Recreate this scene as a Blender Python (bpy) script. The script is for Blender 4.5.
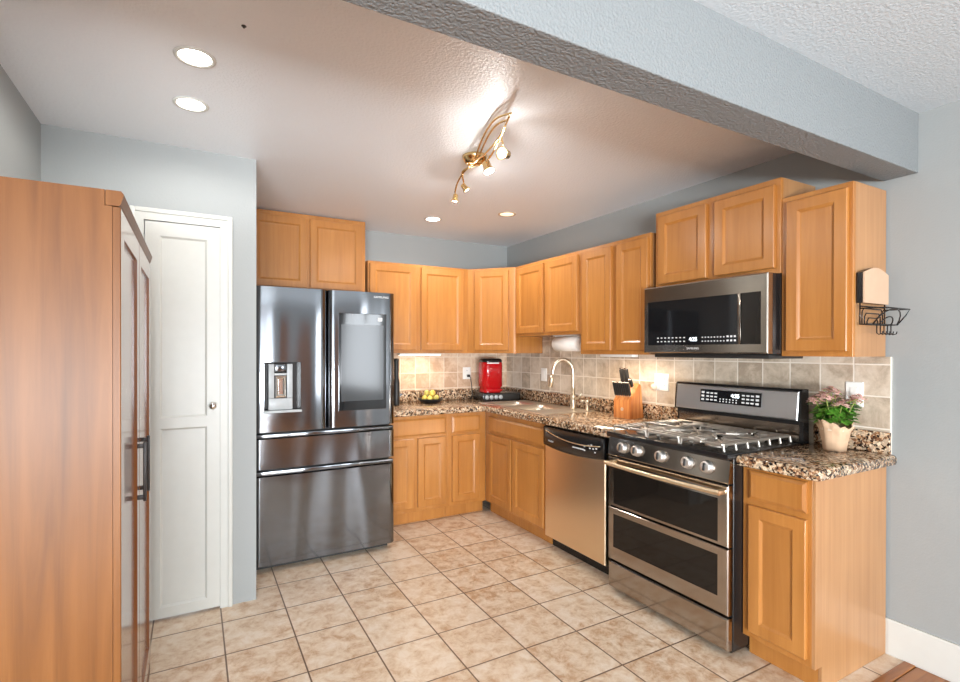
import bpy, bmesh, math, random
from mathutils import Vector, Matrix
random.seed(7)
sc = bpy.context.scene
for o in list(bpy.data.objects): bpy.data.objects.remove(o)
COL = sc.collection
R = math.radians

# ------------------------------------------------------------------ camera, light, exposure
cd = bpy.data.cameras.new('camera'); cam = bpy.data.objects.new('camera', cd); COL.objects.link(cam)
yw, pt, rl = R(28.7301), R(-0.2186), R(0.1061)
F = Vector((math.sin(yw)*math.cos(pt), math.cos(yw)*math.cos(pt), math.sin(pt)))
r0 = Vector((math.cos(yw), -math.sin(yw), 0)); u0 = r0.cross(F)
Rv = r0*math.cos(rl)+u0*math.sin(rl); Uv = u0*math.cos(rl)-r0*math.sin(rl)
M4 = Matrix((Rv, Uv, -F)).transposed().to_4x4(); M4.translation = (-2.8153, -4.3819, 1.3983)
cam.matrix_world = M4
cd.sensor_width = 36; cd.lens = 505.6553/960*36
cd.shift_x = (480-471.6102)/960; cd.shift_y = (352.335-341)/960
cd.clip_start = 0.05
sc.camera = cam

w = bpy.data.worlds.new('world'); sc.world = w; w.use_nodes = True
bg = w.node_tree.nodes['Background']; bg.inputs[0].default_value = (0.80, 0.90, 1.0, 1); bg.inputs[1].default_value = 1.6

def area(name, loc, rot, sx, sy, power, col):
    l = bpy.data.lights.new(name, 'AREA'); l.shape = 'RECTANGLE'; l.size = sx; l.size_y = sy
    l.energy = power; l.color = col
    o = bpy.data.objects.new(name, l); COL.objects.link(o); o.location = loc; o.rotation_euler = rot
    return o
# daylight from the unseen rear and side windows, plus an added ceiling fill
area('daylight_rear', (-4.1, -8.55, 1.35), (R(90), 0, R(-14)), 3.0, 2.0, 60, (0.88, 0.94, 1.0))
area('ceiling_fill', (-4.1, -8.50, 0.75), (R(114), 0, R(-14)), 3.0, 0.8, 430, (0.90, 0.96, 1.0))  # added upward lamp at the rear window, brightens the kitchen ceiling
area('daylight_side', (-.03, -7.0, 1.45), (R(96), 0, R(82)), 1.9, 1.5, 75, (0.88, 0.94, 1.0))
sc.view_settings.view_transform = 'Standard'; sc.view_settings.look = 'None'
sc.view_settings.gamma = 1; sc.view_settings.use_curve_mapping = False
sc.view_settings.exposure = 0.55

# ------------------------------------------------------------------ materials
def srgb(r, g, b):
    f = lambda c: (c/255/12.92) if c/255 <= .04045 else ((c/255+.055)/1.055)**2.4
    return (f(r), f(g), f(b), 1)
class NT:
    def __init__(s, name):
        s.m = bpy.data.materials.new(name); s.m.use_nodes = True
        s.t = s.m.node_tree; s.b = s.t.nodes['Principled BSDF']
    def n(s, typ, **kw):
        d = s.t.nodes.new(typ)
        for k, v in kw.items():
            if k.startswith('i_'): d.inputs[int(k[2:])].default_value = v
            else: setattr(d, k, v)
        return d
    def l(s, a, ao, b, bi): s.t.links.new(a.outputs[ao], b.inputs[bi])
    def math(s, op, a, b=None, c=None):
        d = s.n('ShaderNodeMath', operation=op)
        for i, x in enumerate((a, b, c)):
            if x is None: continue
            if isinstance(x, tuple): s.l(x[0], x[1], d, i)
            else: d.inputs[i].default_value = x
        return (d, 0)
    def coord(s, scale=(1, 1, 1), world=False, rnd=0.0):
        tc = s.n('ShaderNodeTexCoord'); mp = s.n('ShaderNodeMapping'); mp.inputs['Scale'].default_value = scale
        if world:
            g = s.n('ShaderNodeNewGeometry'); s.l(g, 'Position', mp, 0)
        else: s.l(tc, 'Object', mp, 0)
        if rnd:
            oi = s.n('ShaderNodeObjectInfo'); mu = s.n('ShaderNodeVectorMath', operation='SCALE'); mu.inputs[0].default_value = (rnd, rnd*1.7, rnd*.6)
            s.l(oi, 'Random', mu, 'Scale'); s.l(mu, 0, mp, 'Location')
        return mp
    def ramp(s, src, stops, so=0):
        d = s.n('ShaderNodeValToRGB'); e = d.color_ramp.elements
        while len(e) < len(stops): e.new(.5)
        for x, (p, c) in zip(e, stops): x.position = p; x.color = c
        s.l(src, so, d, 0); return d
    def bump(s, src, so, strength, dist=.002):
        d = s.n('ShaderNodeBump'); d.inputs['Strength'].default_value = strength; d.inputs['Distance'].default_value = dist
        s.l(src, so, d, 'Height'); s.l(d, 0, s.b, 'Normal'); return d
    def set(s, **kw):
        for k, v in kw.items(): s.b.inputs[k.replace('_', ' ')].default_value = v
        return s
def plain(name, col, rough=.5, metal=0, noise=.06, **kw):
    t = NT(name); t.set(Roughness=rough, Metallic=metal, **kw)
    mp = t.coord((1, 1, 1)); nz = t.n('ShaderNodeTexNoise'); nz.inputs['Scale'].default_value = 18; t.l(mp, 0, nz, 0)
    a = tuple(c*(1-noise) for c in col[:3])+(1,); b = tuple(min(1, c*(1+noise)) for c in col[:3])+(1,)
    rp = t.ramp(nz, [(.35, a), (.65, b)]); t.l(rp, 0, t.b, 'Base Color')
    return t.m
def wood(name, c1, c2, c3, rough=.32, sc_=(34, 34, 1.6), coat=.25, big=3.0):
    t = NT(name); t.set(Roughness=rough); t.b.inputs['Coat Weight'].default_value = coat; t.b.inputs['Coat Roughness'].default_value = .22
    mp = t.coord(sc_, rnd=9.0); n1 = t.n('ShaderNodeTexNoise'); n1.inputs['Scale'].default_value = 1; n1.inputs['Detail'].default_value = 6; n1.inputs['Roughness'].default_value = .6; n1.inputs['Distortion'].default_value = .6
    t.l(mp, 0, n1, 0)
    rp = t.ramp(n1, [(.28, c1), (.5, c2), (.72, c3)])
    m2 = t.coord((big, big, big*.55), rnd=5.0); n2 = t.n('ShaderNodeTexNoise'); n2.inputs['Scale'].default_value = 1; n2.inputs['Detail'].default_value = 3; t.l(m2, 0, n2, 0)
    r2 = t.ramp(n2, [(.3, (.86, .83, .8, 1)), (.7, (1.06, 1.06, 1.06, 1))])
    mx = t.n('ShaderNodeMix', data_type='RGBA', blend_type='MULTIPLY'); mx.inputs[0].default_value = 1
    t.l(rp, 0, mx, 6); t.l(r2, 0, mx, 7); t.l(mx, 2, t.b, 'Base Color')
    t.bump(n1, 0, .05, .001)
    return t.m
def metal(name, col, rough, stretch=(2, 2, 160), aniso=.5, wob=.0):
    t = NT(name); t.set(Metallic=1, Roughness=rough, Base_Color=col); t.b.inputs['Anisotropic'].default_value = aniso
    mp = t.coord(stretch); n = t.n('ShaderNodeTexNoise'); n.inputs['Scale'].default_value = 1.5; n.inputs['Detail'].default_value = 2; t.l(mp, 0, n, 0)
    rr = t.n('ShaderNodeMapRange'); rr.inputs[3].default_value = rough*.93; rr.inputs[4].default_value = rough*1.07; t.l(n, 0, rr, 0); t.l(rr, 0, t.b, 'Roughness')
    if wob:
        m2 = t.coord((5, 5, .7)); n2 = t.n('ShaderNodeTexNoise'); n2.inputs['Scale'].default_value = 1; n2.inputs['Detail'].default_value = 0; t.l(m2, 0, n2, 0)
        t.bump(n2, 0, wob, .02)
    return t.m
def paint(name, col, bscale=120, bstr=.25, rough=.6, dist=.003):
    t = NT(name); t.set(Roughness=rough, Base_Color=col)
    mp = t.coord(world=True); n = t.n('ShaderNodeTexNoise'); n.inputs['Scale'].default_value = bscale; n.inputs['Detail'].default_value = 2; t.l(mp, 0, n, 0)
    t.bump(n, 0, bstr, dist)
    return t.m
def emit(name, col, strength):
    t = NT(name); t.set(Base_Color=col); t.b.inputs['Emission Color'].default_value = col; t.b.inputs['Emission Strength'].default_value = strength
    return t.m

M = {}
M['maple'] = wood('maple_wood', srgb(168, 108, 48), srgb(178, 118, 56), srgb(186, 127, 64), sc_=(26, 26, 1.4))
M['maple_side'] = wood('maple_side_wood', srgb(168, 120, 78), srgb(178, 131, 87), srgb(185, 139, 95), sc_=(40, 40, 1.2))
M['armoire'] = wood('armoire_wood', srgb(94, 56, 23), srgb(114, 70, 31), srgb(128, 82, 40), rough=.36, sc_=(22, 22, 1.0), coat=.0, big=2.0)
M['armoire'].node_tree.nodes['Principled BSDF'].inputs['Specular IOR Level'].default_value = .22
M['armoire_door'] = wood('armoire_door_wood', srgb(106, 58, 24), srgb(126, 73, 32), srgb(139, 84, 41), rough=.12, sc_=(22, 22, 1.0), coat=.5, big=2.0)
M['knife_wood'] = wood('knife_block_wood', srgb(172, 96, 44), srgb(200, 124, 64), srgb(224, 160, 98), sc_=(60, 60, 3))
M['oak_floor'] = wood('oak_floor_wood', srgb(112, 64, 26), srgb(148, 90, 42), srgb(168, 108, 56), sc_=(2, 34, 34))
M['frame_wood'] = wood('window_frame_wood', srgb(110, 66, 36), srgb(140, 86, 48), srgb(150, 96, 58))
M['wall'] = paint('grey_wall_paint', srgb(154, 157, 156), 110, .22, .55)
M['beam'] = paint('beam_paint', srgb(126, 130, 131), 110, .9, .6, .006)
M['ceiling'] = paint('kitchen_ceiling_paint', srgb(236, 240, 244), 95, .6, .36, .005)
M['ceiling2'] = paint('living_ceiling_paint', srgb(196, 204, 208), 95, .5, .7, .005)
M['white'] = plain('white_paint', srgb(208, 208, 202), .35, noise=.01)
M['plate'] = plain('white_plastic', srgb(240, 238, 232), .35, noise=.01)
M['steel_dark'] = metal('dark_stainless_steel', (.185, .192, .204, 1), .12, (2, 2, 120), 0, 1.0)
M['steel'] = metal('reflection_tinted_steel', (.93, .75, .52, 1), .3, (2, 2, 120), 0)  # golden tint of the reflected cabinets put into the steel's base colour
M['steel_warm'] = metal('range_stainless_steel', (.42, .365, .315, 1), .13, (2, 2, 140), 0)
M['steel_micro'] = metal('microwave_steel', (.46, .40, .34, 1), .16, (2, 2, 140), 0)
M['knob_steel'] = metal('satin_knob_steel', (.78, .76, .73, 1), .42, (4, 4, 4), 0)
M['steel_panel'] = metal('backguard_steel', (.72, .725, .74, 1), .34, (2, 2, 120), 0)
M['chrome'] = metal('polished_chrome', (.85, .84, .82, 1), .12, (4, 4, 4), 0)
M['nickel'] = metal('brushed_nickel', (.70, .62, .50, 1), .32, (4, 4, 60), 0)
M['brass'] = metal('polished_brass', (.86, .62, .30, 1), .16, (4, 4, 4), 0)
M['bronze'] = plain('dark_bronze', (.03, .024, .022, 1), .4)
M['sinksteel'] = metal('sink_steel', (.78, .72, .62, 1), .38, (4, 4, 4), 0)
M['black'] = plain('black_enamel', (.012, .011, .011, 1), .22)
M['blackmatte'] = plain('black_plastic', (.02, .019, .018, 1), .45)
M['iron'] = plain('cast_iron', (.46, .42, .37, 1), .36, metal=.8)
M['glass'] = plain('black_glass', (.008, .008, .009, 1), .06, noise=0, IOR=1.6)
M['ovenglass'] = plain('oven_glass', (.012, .009, .007, 1), .05, noise=0, IOR=1.38)
M['screen'] = plain('screen_glass', (.05, .053, .056, 1), .10, noise=0, IOR=1.5)
M['grey'] = plain('grey_plastic', srgb(172, 175, 176), .35)
M['red'] = plain('red_plastic', (.45, .006, .009, 1), .15, noise=.03)
M['fruit_y'] = plain('yellow_fruit_skin', srgb(222, 196, 92), .4, noise=.2)
M['fruit_g'] = plain('green_fruit_skin', srgb(196, 180, 92), .4, noise=.2)
M['leaf'] = plain('leaf_green', srgb(98, 152, 54), .4, noise=.5)
M['petal'] = plain('pink_petal', srgb(244, 192, 182), .6, noise=.25)
M['stemgreen'] = plain('pale_bud_green', srgb(150, 160, 80), .6, noise=.2)
M['kraft'] = plain('kraft_paper', srgb(206, 172, 140), .7, noise=.1)
M['pot'] = plain('pot_ceramic', srgb(222, 200, 176), .45, noise=.05)
M['board'] = plain('beige_board', srgb(200, 166, 138), .5, noise=.03)
M['paper'] = plain('paper_towel', srgb(240, 236, 230), .9, noise=.02)
M['mark'] = plain('white_print', srgb(225, 225, 225), .5, noise=0)
M['markdim'] = plain('silver_print', srgb(190, 190, 190), .4, noise=0)
M['display'] = emit('lit_digits', (.85, .93, 1, 1), 2.5)
M['downlight'] = emit('lit_downlight_lens', (1, .93, .82, 1), 9)
M['bulb'] = emit('lit_bulb', (1, .93, .82, 1), 14)
M['striplight'] = emit('lit_strip_lens', (1, .86, .66, 1), 6)
M['lens_off'] = emit('dim_lens', (1, .86, .66, 1), .7)
M['ring_dim'] = plain('tan_trim_ring', srgb(205, 180, 150), .3)
def glassmat():
    t = NT('clear_glass'); t.set(Roughness=.02, IOR=1.45); t.b.inputs['Transmission Weight'].default_value = 1; return t.m
M['clear'] = glassmat()
def granite():
    t = NT('speckled_granite'); t.set(Roughness=.10)
    mp = t.coord((1, 1, 1)); nz = t.n('ShaderNodeTexNoise'); nz.inputs['Scale'].default_value = 40; t.l(mp, 0, nz, 0)
    ad = t.n('ShaderNodeVectorMath', operation='MULTIPLY_ADD'); ad.inputs[1].default_value = (.02, .02, .02); t.l(nz, 1, ad, 0); t.l(mp, 0, ad, 2)
    v1 = t.n('ShaderNodeTexVoronoi'); v1.inputs['Scale'].default_value = 130; t.l(ad, 0, v1, 0)
    v2 = t.n('ShaderNodeTexVoronoi'); v2.inputs['Scale'].default_value = 75; t.l(ad, 0, v2, 0)
    sep = t.n('ShaderNodeSeparateColor'); t.l(v1, 'Color', sep, 0); sep2 = t.n('ShaderNodeSeparateColor'); t.l(v2, 'Color', sep2, 0)
    a = t.ramp(sep, [(.0, srgb(30, 22, 20)), (.38, srgb(104, 70, 50)), (.56, srgb(184, 144, 104)), (.78, srgb(226, 200, 166))]); a.color_ramp.interpolation = 'CONSTANT'
    b = t.ramp(sep2, [(.0, srgb(24, 18, 18)), (.40, srgb(156, 112, 80)), (.68, srgb(230, 206, 176))]); b.color_ramp.interpolation = 'CONSTANT'
    mx = t.n('ShaderNodeMix', data_type='RGBA'); mx.inputs[0].default_value = .5
    t.l(a, 0, mx, 6); t.l(b, 0, mx, 7); t.l(mx, 2, t.b, 'Base Color')
    return t.m
M['granite'] = granite()
def tilemat(name, axes, pitch, off, grout, gcol, cols, gw, rough, spot, bumpy=.4):
    """square ceramic tiles on a plane: axes = the two object-space axes, off = grid origin"""
    t = NT(name); t.set(Roughness=rough)
    tc = t.n('ShaderNodeNewGeometry'); sp = t.n('ShaderNodeSeparateXYZ'); t.l(tc, 'Position', sp, 0)
    fr, cell = [], []
    for ax, of in zip(axes, off):
        q = t.math('DIVIDE', t.math('SUBTRACT', (sp, ax), of), pitch)
        cell.append(t.math('FLOOR', q)); f = t.math('FRACT', q)
        fr.append(t.math('MINIMUM', f, t.math('SUBTRACT', 1.0, f)))
    d = t.math('MULTIPLY', t.math('MINIMUM', fr[0], fr[1]), pitch)
    mr = t.n('ShaderNodeMapRange', interpolation_type='SMOOTHSTEP'); mr.inputs[1].default_value = gw*.5; mr.inputs[2].default_value = gw*.5+.002; t.l(d[0], 0, mr, 0)
    cb = t.n('ShaderNodeCombineXYZ'); t.l(cell[0][0], 0, cb, 0); t.l(cell[1][0], 0, cb, 1)
    wn = t.n('ShaderNodeTexWhiteNoise'); t.l(cb, 0, wn, 0)
    sh = t.n('ShaderNodeVectorMath', operation='MULTIPLY_ADD'); sh.inputs[1].default_value = (3, 3, 3); t.l(wn, 1, sh, 0); t.l(tc, 'Position', sh, 2)
    nz = t.n('ShaderNodeTexNoise'); nz.inputs['Scale'].default_value = spot; nz.inputs['Detail'].default_value = 7; nz.inputs['Roughness'].default_value = .72; nz.inputs['Distortion'].default_value = .35
    t.l(sh, 0, nz, 0)
    k = t.math('ADD', (nz, 0), t.math('MULTIPLY', t.math('SUBTRACT', (wn, 0), .5), cols[3]))
    rp = t.ramp(k[0], [(.34, cols[0]), (.5, cols[1]), (.64, cols[2])])
    mx = t.n('ShaderNodeMix', data_type='RGBA'); mx.inputs[6].default_value = gcol; t.l(mr, 0, mx, 0); t.l(rp, 0, mx, 7); t.l(mx, 2, t.b, 'Base Color')
    t.bump(mr, 0, bumpy, .002)
    return t.m
M['floor'] = tilemat('floor_tile', (0, 1), .309, (-.8369, -2.7377), .004, srgb(116, 90, 70),
    (srgb(190, 152, 118), srgb(219, 196, 170), srgb(230, 214, 196), .10), .005, .3, 13)
M['splash_r'] = tilemat('backsplash_tile_right', (1, 2), .1495, (-3.272, 1.186), .003, srgb(236, 226, 212),
    (srgb(172, 154, 134), srgb(202, 185, 164), srgb(217, 203, 185), .28), .004, .35, 9)
M['splash_b'] = tilemat('backsplash_tile_back', (0, 2), .1475, (-.573, 1.186), .003, srgb(232, 216, 196),
    (srgb(194, 160, 132), srgb(218, 190, 162), srgb(230, 208, 184), .25), .004, .35, 9)

# ------------------------------------------------------------------ mesh helpers
def tmp_merge(bm, t):
    me = bpy.data.meshes.new('t'); t.to_mesh(me); t.free(); bm.from_mesh(me); bpy.data.meshes.remove(me)
def box(bm, x0, x1, y0, y1, z0, z1, bev=0, seg=2, mi=0):
    t = bmesh.new(); bmesh.ops.create_cube(t, size=1)
    for v in t.verts:
        v.co = Vector(((x0+x1)/2+v.co.x*(x1-x0), (y0+y1)/2+v.co.y*(y1-y0), (z0+z1)/2+v.co.z*(z1-z0)))
    if bev: bmesh.ops.bevel(t, geom=list(t.edges), offset=bev, segments=seg, affect='EDGES', profile=.5)
    for f in t.faces: f.material_index = mi
    tmp_merge(bm, t)
def tube(bm, pts, r, seg=10, cap=True, mi=0, closed=False):
    pts = [Vector(p) for p in pts]; n = len(pts); rs = r if isinstance(r, (list, tuple)) else [r]*n
    rings = []; up = None
    for i, p in enumerate(pts):
        if closed: d = (pts[(i+1) % n]-pts[i-1]).normalized()
        else: d = ((pts[min(i+1, n-1)]-pts[max(i-1, 0)])).normalized()
        if up is None:
            up = Vector((0, 0, 1)) if abs(d.z) < .9 else Vector((1, 0, 0))
        a = d.cross(up).normalized(); b = a.cross(d).normalized(); up = b
        rings.append([bm.verts.new(p+a*math.cos(t)*rs[i]+b*math.sin(t)*rs[i]) for t in [2*math.pi*k/seg for k in range(seg)]])
    m = n if closed else n-1
    for i in range(m):
        A, B = rings[i], rings[(i+1) % n]
        for k in range(seg):
            f = bm.faces.new((A[k], A[(k+1) % seg], B[(k+1) % seg], B[k])); f.material_index = mi; f.smooth = True
    if cap and not closed:
        for rg in (rings[0], rings[-1]):
            f = bm.faces.new(rg); f.material_index = mi
def lathe(bm, prof, seg=24, mat=None, mi=0, smooth=True):
    """prof = [(r, z)], spun round Z, then mat (Matrix) applied"""
    mat = mat or Matrix.Identity(4); rings = []
    for r_, z in prof:
        if r_ < 1e-6: rings.append([bm.verts.new(mat @ Vector((0, 0, z)))])
        else: rings.append([bm.verts.new(mat @ Vector((r_*math.cos(a), r_*math.sin(a), z))) for a in [2*math.pi*k/seg for k in range(seg)]])
    for A, B in zip(rings, rings[1:]):
        for k in range(seg):
            if len(A) == 1 and len(B) == 1: continue
            if len(A) == 1: vs = (A[0], B[k], B[(k+1) % seg])
            elif len(B) == 1: vs = (A[k], A[(k+1) % seg], B[0])
            else: vs = (A[k], A[(k+1) % seg], B[(k+1) % seg], B[k])
            f = bm.faces.new(vs); f.smooth = smooth; f.material_index = mi
    for rg in (rings[0], rings[-1]):
        if len(rg) > 2: bm.faces.new(rg).material_index = mi
def rings(bm, x0, x1, z0, z1, prof, cap=True, back=True, mi=0):
    """lofted rectangle in the XZ plane, prof = [(inset, y)]; -Y is outward"""
    L = []
    for i, y in prof:
        L.append([bm.verts.new((x, y, z)) for x, z in ((x0+i, z0+i), (x1-i, z0+i), (x1-i, z1-i), (x0+i, z1-i))])
    for A, B in zip(L, L[1:]):
        for k in range(4): bm.faces.new((A[k], A[(k+1) % 4], B[(k+1) % 4], B[k])).material_index = mi
    if cap: bm.faces.new(L[-1]).material_index = mi
    if back: bm.faces.new(L[0][::-1]).material_index = mi
def polyloft(bm, poly, prof, hole=None, mi=0):
    """axis-aligned CCW polygon lofted through prof=[(inset, z)], filled on top (with an optional rectangular hole) and below"""
    n = len(poly)
    def inset(d):
        out = []
        for i in range(n):
            p, q, s = Vector(poly[i-1]), Vector(poly[i]), Vector(poly[(i+1) % n])
            a = (q-p).normalized(); b = (s-q).normalized()
            n1 = Vector((-a.y, a.x)); n2 = Vector((-b.y, b.x)); out.append(q+(n1+n2)*d)
        return out
    L = [[bm.verts.new((p.x, p.y, z)) for p in inset(d)] for d, z in prof]
    for A, B in zip(L, L[1:]):
        for k in range(n): bm.faces.new((A[k], A[(k+1) % n], B[(k+1) % n], B[k]))
    for lp in (L[0], L[-1]):
        es = [bm.edges.get((lp[k], lp[(k+1) % n])) for k in range(n)]
        if hole:
            hv = [bm.verts.new((x, y, lp[0].co.z)) for x, y in hole]
            es += [bm.edges.new((hv[k], hv[(k+1) % len(hv)])) for k in range(len(hv))]
            if lp is L[0]: h0 = hv
            else: h1 = hv
        bmesh.ops.triangle_fill(bm, use_beauty=True, use_dissolve=False, edges=es)
    if hole:
        for k in range(len(hole)): bm.faces.new((h0[k], h0[(k+1) % len(hole)], h1[(k+1) % len(hole)], h1[k]))
def ball(bm, c, r, s=(1, 1, 1), sub=2):
    t = bmesh.new(); bmesh.ops.create_icosphere(t, subdivisions=sub, radius=r)
    for v in t.verts: v.co = Vector((v.co.x*s[0], v.co.y*s[1], v.co.z*s[2]))+Vector(c)
    for f in t.faces: f.smooth = True
    tmp_merge(bm, t)
def obj(name, bm, mats, parent=None, smooth=None, recalc=True):
    if recalc: bmesh.ops.recalc_face_normals(bm, faces=bm.faces)
    me = bpy.data.meshes.new(name); bm.to_mesh(me); bm.free()
    for m in (mats if isinstance(mats, (list, tuple)) else [mats]): me.materials.append(m)
    o = bpy.data.objects.new(name, me); COL.objects.link(o)
    if parent: o.parent = parent
    if smooth:
        for p in me.polygons: p.use_smooth = True
        me.set_sharp_from_angle(angle=R(smooth))
    return o
def B(): return bmesh.new()
def bx(name, mat, parent, *a, **k):
    bm = B(); box(bm, *a, **k); return obj(name, bm, mat, parent, smooth=35 if k.get('bev') or len(a) > 6 else None)
def thing(name, label, cat, loc=(0, 0, 0), rz=0, group=None):
    o = bpy.data.objects.new(name, None); COL.objects.link(o); o.empty_display_size = .1
    o.location = loc; o.rotation_euler = (0, 0, rz)
    return tag(o, label, cat, group)
def tag(o, label, cat, group=None, kind=None):
    o['label'] = label; o['category'] = cat
    if group: o['group'] = group
    return o
def marks(par, mat, name, boxes):
    for q in boxes:
        bm = B(); box(bm, *q); obj(name, bm, mat, par)
def struct(name, bm, mats, label=None, cat=None, parent=None, smooth=None):
    o = obj(name, bm, mats, parent, smooth)
    if not parent: o['kind'] = 'structure'
    if label: o['label'] = label; o['category'] = cat
    return o
def copy_tree(o, parent=None):
    c = o.copy(); COL.objects.link(c)
    if parent: c.parent = parent
    for ch in o.children: copy_tree(ch, c)
    return c
def text(name, s, size, mat, parent, loc, rot=(R(90), 0, 0), depth=.0006, align='CENTER', sx=1):
    cu = bpy.data.curves.new(name, 'FONT'); cu.body = s; cu.size = size; cu.extrude = depth; cu.align_x = align; cu.align_y = 'CENTER'
    to = bpy.data.objects.new(name, cu); COL.objects.link(to)
    dg = bpy.context.evaluated_depsgraph_get(); me = bpy.data.meshes.new_from_object(to.evaluated_get(dg))
    bpy.data.objects.remove(to); me.materials.append(mat)
    o = bpy.data.objects.new(name, me); COL.objects.link(o); o.parent = parent; o.location = loc; o.rotation_euler = rot; o.scale = (sx, 1, 1)
    return o
RW = R(-90)   # things on the right wall: local -Y faces into the room (world -X), local +X runs towards the camera

# ------------------------------------------------------------------ the setting
H = 2.46; H2 = 2.452
XL, XW, YW = -3.4485, -2.5117, -1.3209
bm = B(); box(bm, -3.6, .12, -3.325, .12, -.1, 0); struct('floor', bm, M['floor'], 'beige ceramic tile floor of the kitchen', 'floor')
bm = B()
box(bm, -6.2, .12, -3.368, -3.326, -.1, .004, .004)
for k in range(42):
    y1 = -3.371-k*.125; box(bm, -6.2, .12, y1-.123, y1, -.1, 0, .002, 1)
struct('floor', bm, M['oak_floor'], 'brown wood plank floor beyond the tile', 'floor')
bm = B(); box(bm, 0, .12, -6.0, .12, 0, 2.7); box(bm, 0, .12, -8.7, -8.0, 0, 2.7); box(bm, 0, .12, -8.0, -6.0, 0, .65); box(bm, 0, .12, -8.0, -6.0, 2.25, 2.7); struct('wall_right', bm, M['wall'], 'grey painted wall behind the range', 'wall')
bm = B(); box(bm, XW, 0, 0, .12, 0, 2.7); struct('wall_back', bm, M['wall'], 'grey painted wall behind the fruit bowl', 'wall')
bm = B(); box(bm, XL-.12, XL, -3.3652, .12, 0, 2.7); struct('wall_left', bm, M['wall'], 'grey painted wall behind the armoire', 'wall')
bm = B()
box(bm, XL, -3.05, YW, -.002, 0, 2.6); box(bm, -2.68, XW, YW, -.002, 0, 2.6); box(bm, -3.05, -2.68, YW, -.002, 2.075, 2.6)
struct('wall_pantry', bm, M['wall'], 'grey pantry wall holding the white door', 'wall')
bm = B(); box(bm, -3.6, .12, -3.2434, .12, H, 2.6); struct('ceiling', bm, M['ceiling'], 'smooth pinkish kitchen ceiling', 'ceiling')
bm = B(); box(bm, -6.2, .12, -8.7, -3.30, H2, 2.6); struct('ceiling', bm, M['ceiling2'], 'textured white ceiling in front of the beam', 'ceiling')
bm = B(); box(bm, -6.2, 0, -3.3652, -3.2334, 2.1887, 2.55, .004); struct('trim_beam', bm, M['beam'], 'grey textured ceiling beam', 'beam')
# living area behind the camera: walls with two windows
bm = B(); box(bm, -6.2, -6.05, -8.7, -3.3, 0, 2.6)
struct('wall_living_left', bm, M['wall'])
bm = B(); box(bm, -6.2, XL-.12, -3.3652, -3.25, 0, 2.6); struct('wall_living_front', bm, M['wall'])
bm = B(); box(bm, -6.2, -5.7, -8.7, -8.6, 0, 2.6); box(bm, -2.3, .12, -8.7, -8.6, 0, 2.6); box(bm, -5.7, -2.3, -8.7, -8.6, 2.3, 2.6)
box(bm, -5.7, -2.3, -8.7, -8.6, 0, .3); struct('wall_rear', bm, M['wall'])
wf = B()
for x in (-5.7, -4.6, -3.5, -2.4): box(wf, x, x+.1, -8.62, -8.52, .3, 2.3, .01)
box(wf, -5.7, -2.3, -8.62, -8.52, .3, .38, .01); box(wf, -5.7, -2.3, -8.62, -8.52, 2.22, 2.3, .01)
struct('window_1', wf, M['frame_wood'])
wf = B()
for y in (-8.0, -7.04, -6.08): box(wf, .02, .10, y, y+.08, .65, 2.25, .01)
box(wf, .02, .10, -8.0, -6.0, .65, .73, .01); box(wf, .02, .10, -8.0, -6.0, 2.17, 2.25, .01)
struct('window_2', wf, M['white'])
bm = B(); box(bm, -1.46, -1.26, -8.60, -8.55, 0, 2.1, .01); box(bm, -.98, -.80, -8.60, -8.55, 0, 2.1, .01); box(bm, -1.26, -.98, -8.598, -8.57, 0, 2.1)
struct('door_2', bm, M['frame_wood'])
# backsplash tiles
bm = B(); box(bm, -.01, 0, -3.272, -.012, .915, 1.372); box(bm, -.01, 0, -1.488, -.624, 1.372, 1.521); box(bm, -.01, 0, -2.182, -2.135, 1.372, 1.39)
struct('trim_backsplash_right', bm, M['splash_r'], 'brown tiled backsplash behind the range', 'backsplash')
bm = B(); box(bm, -1.555, -.001, -.01, 0, .915, 1.372); struct('trim_backsplash_back', bm, M['splash_b'], 'tiled backsplash behind the fruit bowl', 'backsplash')
bm = B(); rings(bm, 0, 5.2, 0, .165, [(0, .0), (0, -.012), (.012, -.014)]); o = struct('baseboard_right', bm, M['white'], 'white baseboard along the grey right wall', 'baseboard')
o.rotation_euler = (0, 0, RW); o.location = (-.0005, -3.2565, .001)

# door_1: white panelled pantry door with casing and knob
d1 = bpy.data.objects.new('door_1', None); COL.objects.link(d1); d1.location = (-3.036, YW, 0); d1['kind'] = 'structure'; d1['label'] = 'white two-panel pantry door with chrome knob'; d1['category'] = 'door'
bm = B(); Wd = .342; Hd = 2.056
box(bm, 0, Wd, .0, .03, .012, Hd)
def frame(bm, w_, h_, holes, y0, y1, z00=0):
    """flat slab of given holes: vertical stack of panels with rails"""
    l, rr = holes['l'], holes['r']; zs = holes['z']
    box(bm, 0, l, y0, y1, z00, h_); box(bm, w_-rr, w_, y0, y1, z00, h_)
    zz = [z00]+[q for p in zs for q in p]+[h_]
    for a, b in zip(zz[::2], zz[1::2]): box(bm, l, w_-rr, y0, y1, a, b)
frame(bm, Wd, Hd, dict(l=.065, r=.062, z=[(.065, .99), (1.045, 1.985)]), -.010, .001, .012)
obj('door_leaf', bm, M['white'], d1)
bm = B()
for za, zb in ((.065, .99), (1.045, 1.985)):
    t = B(); rings(t, .065, Wd-.062, za, zb, [(0, -.0095), (.010, -.001)], cap=True, back=False); tmp_merge(bm, t)
obj('door_panel', bm, M['white'], d1)
bm = B()
lathe(bm, [(0, 0), (.017, 0), (.017, .004), (.008, .008), (.007, .02), (.014, .026), (.019, .036), (.016, .046), (0, .05)], 20, Matrix.Translation((.306, -.010, 1.10)) @ Matrix.Rotation(R(90), 4, 'X'))
k = obj('door_knob', bm, M['chrome'], d1); k['label'] = 'chrome knob'
bm = B()
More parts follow.
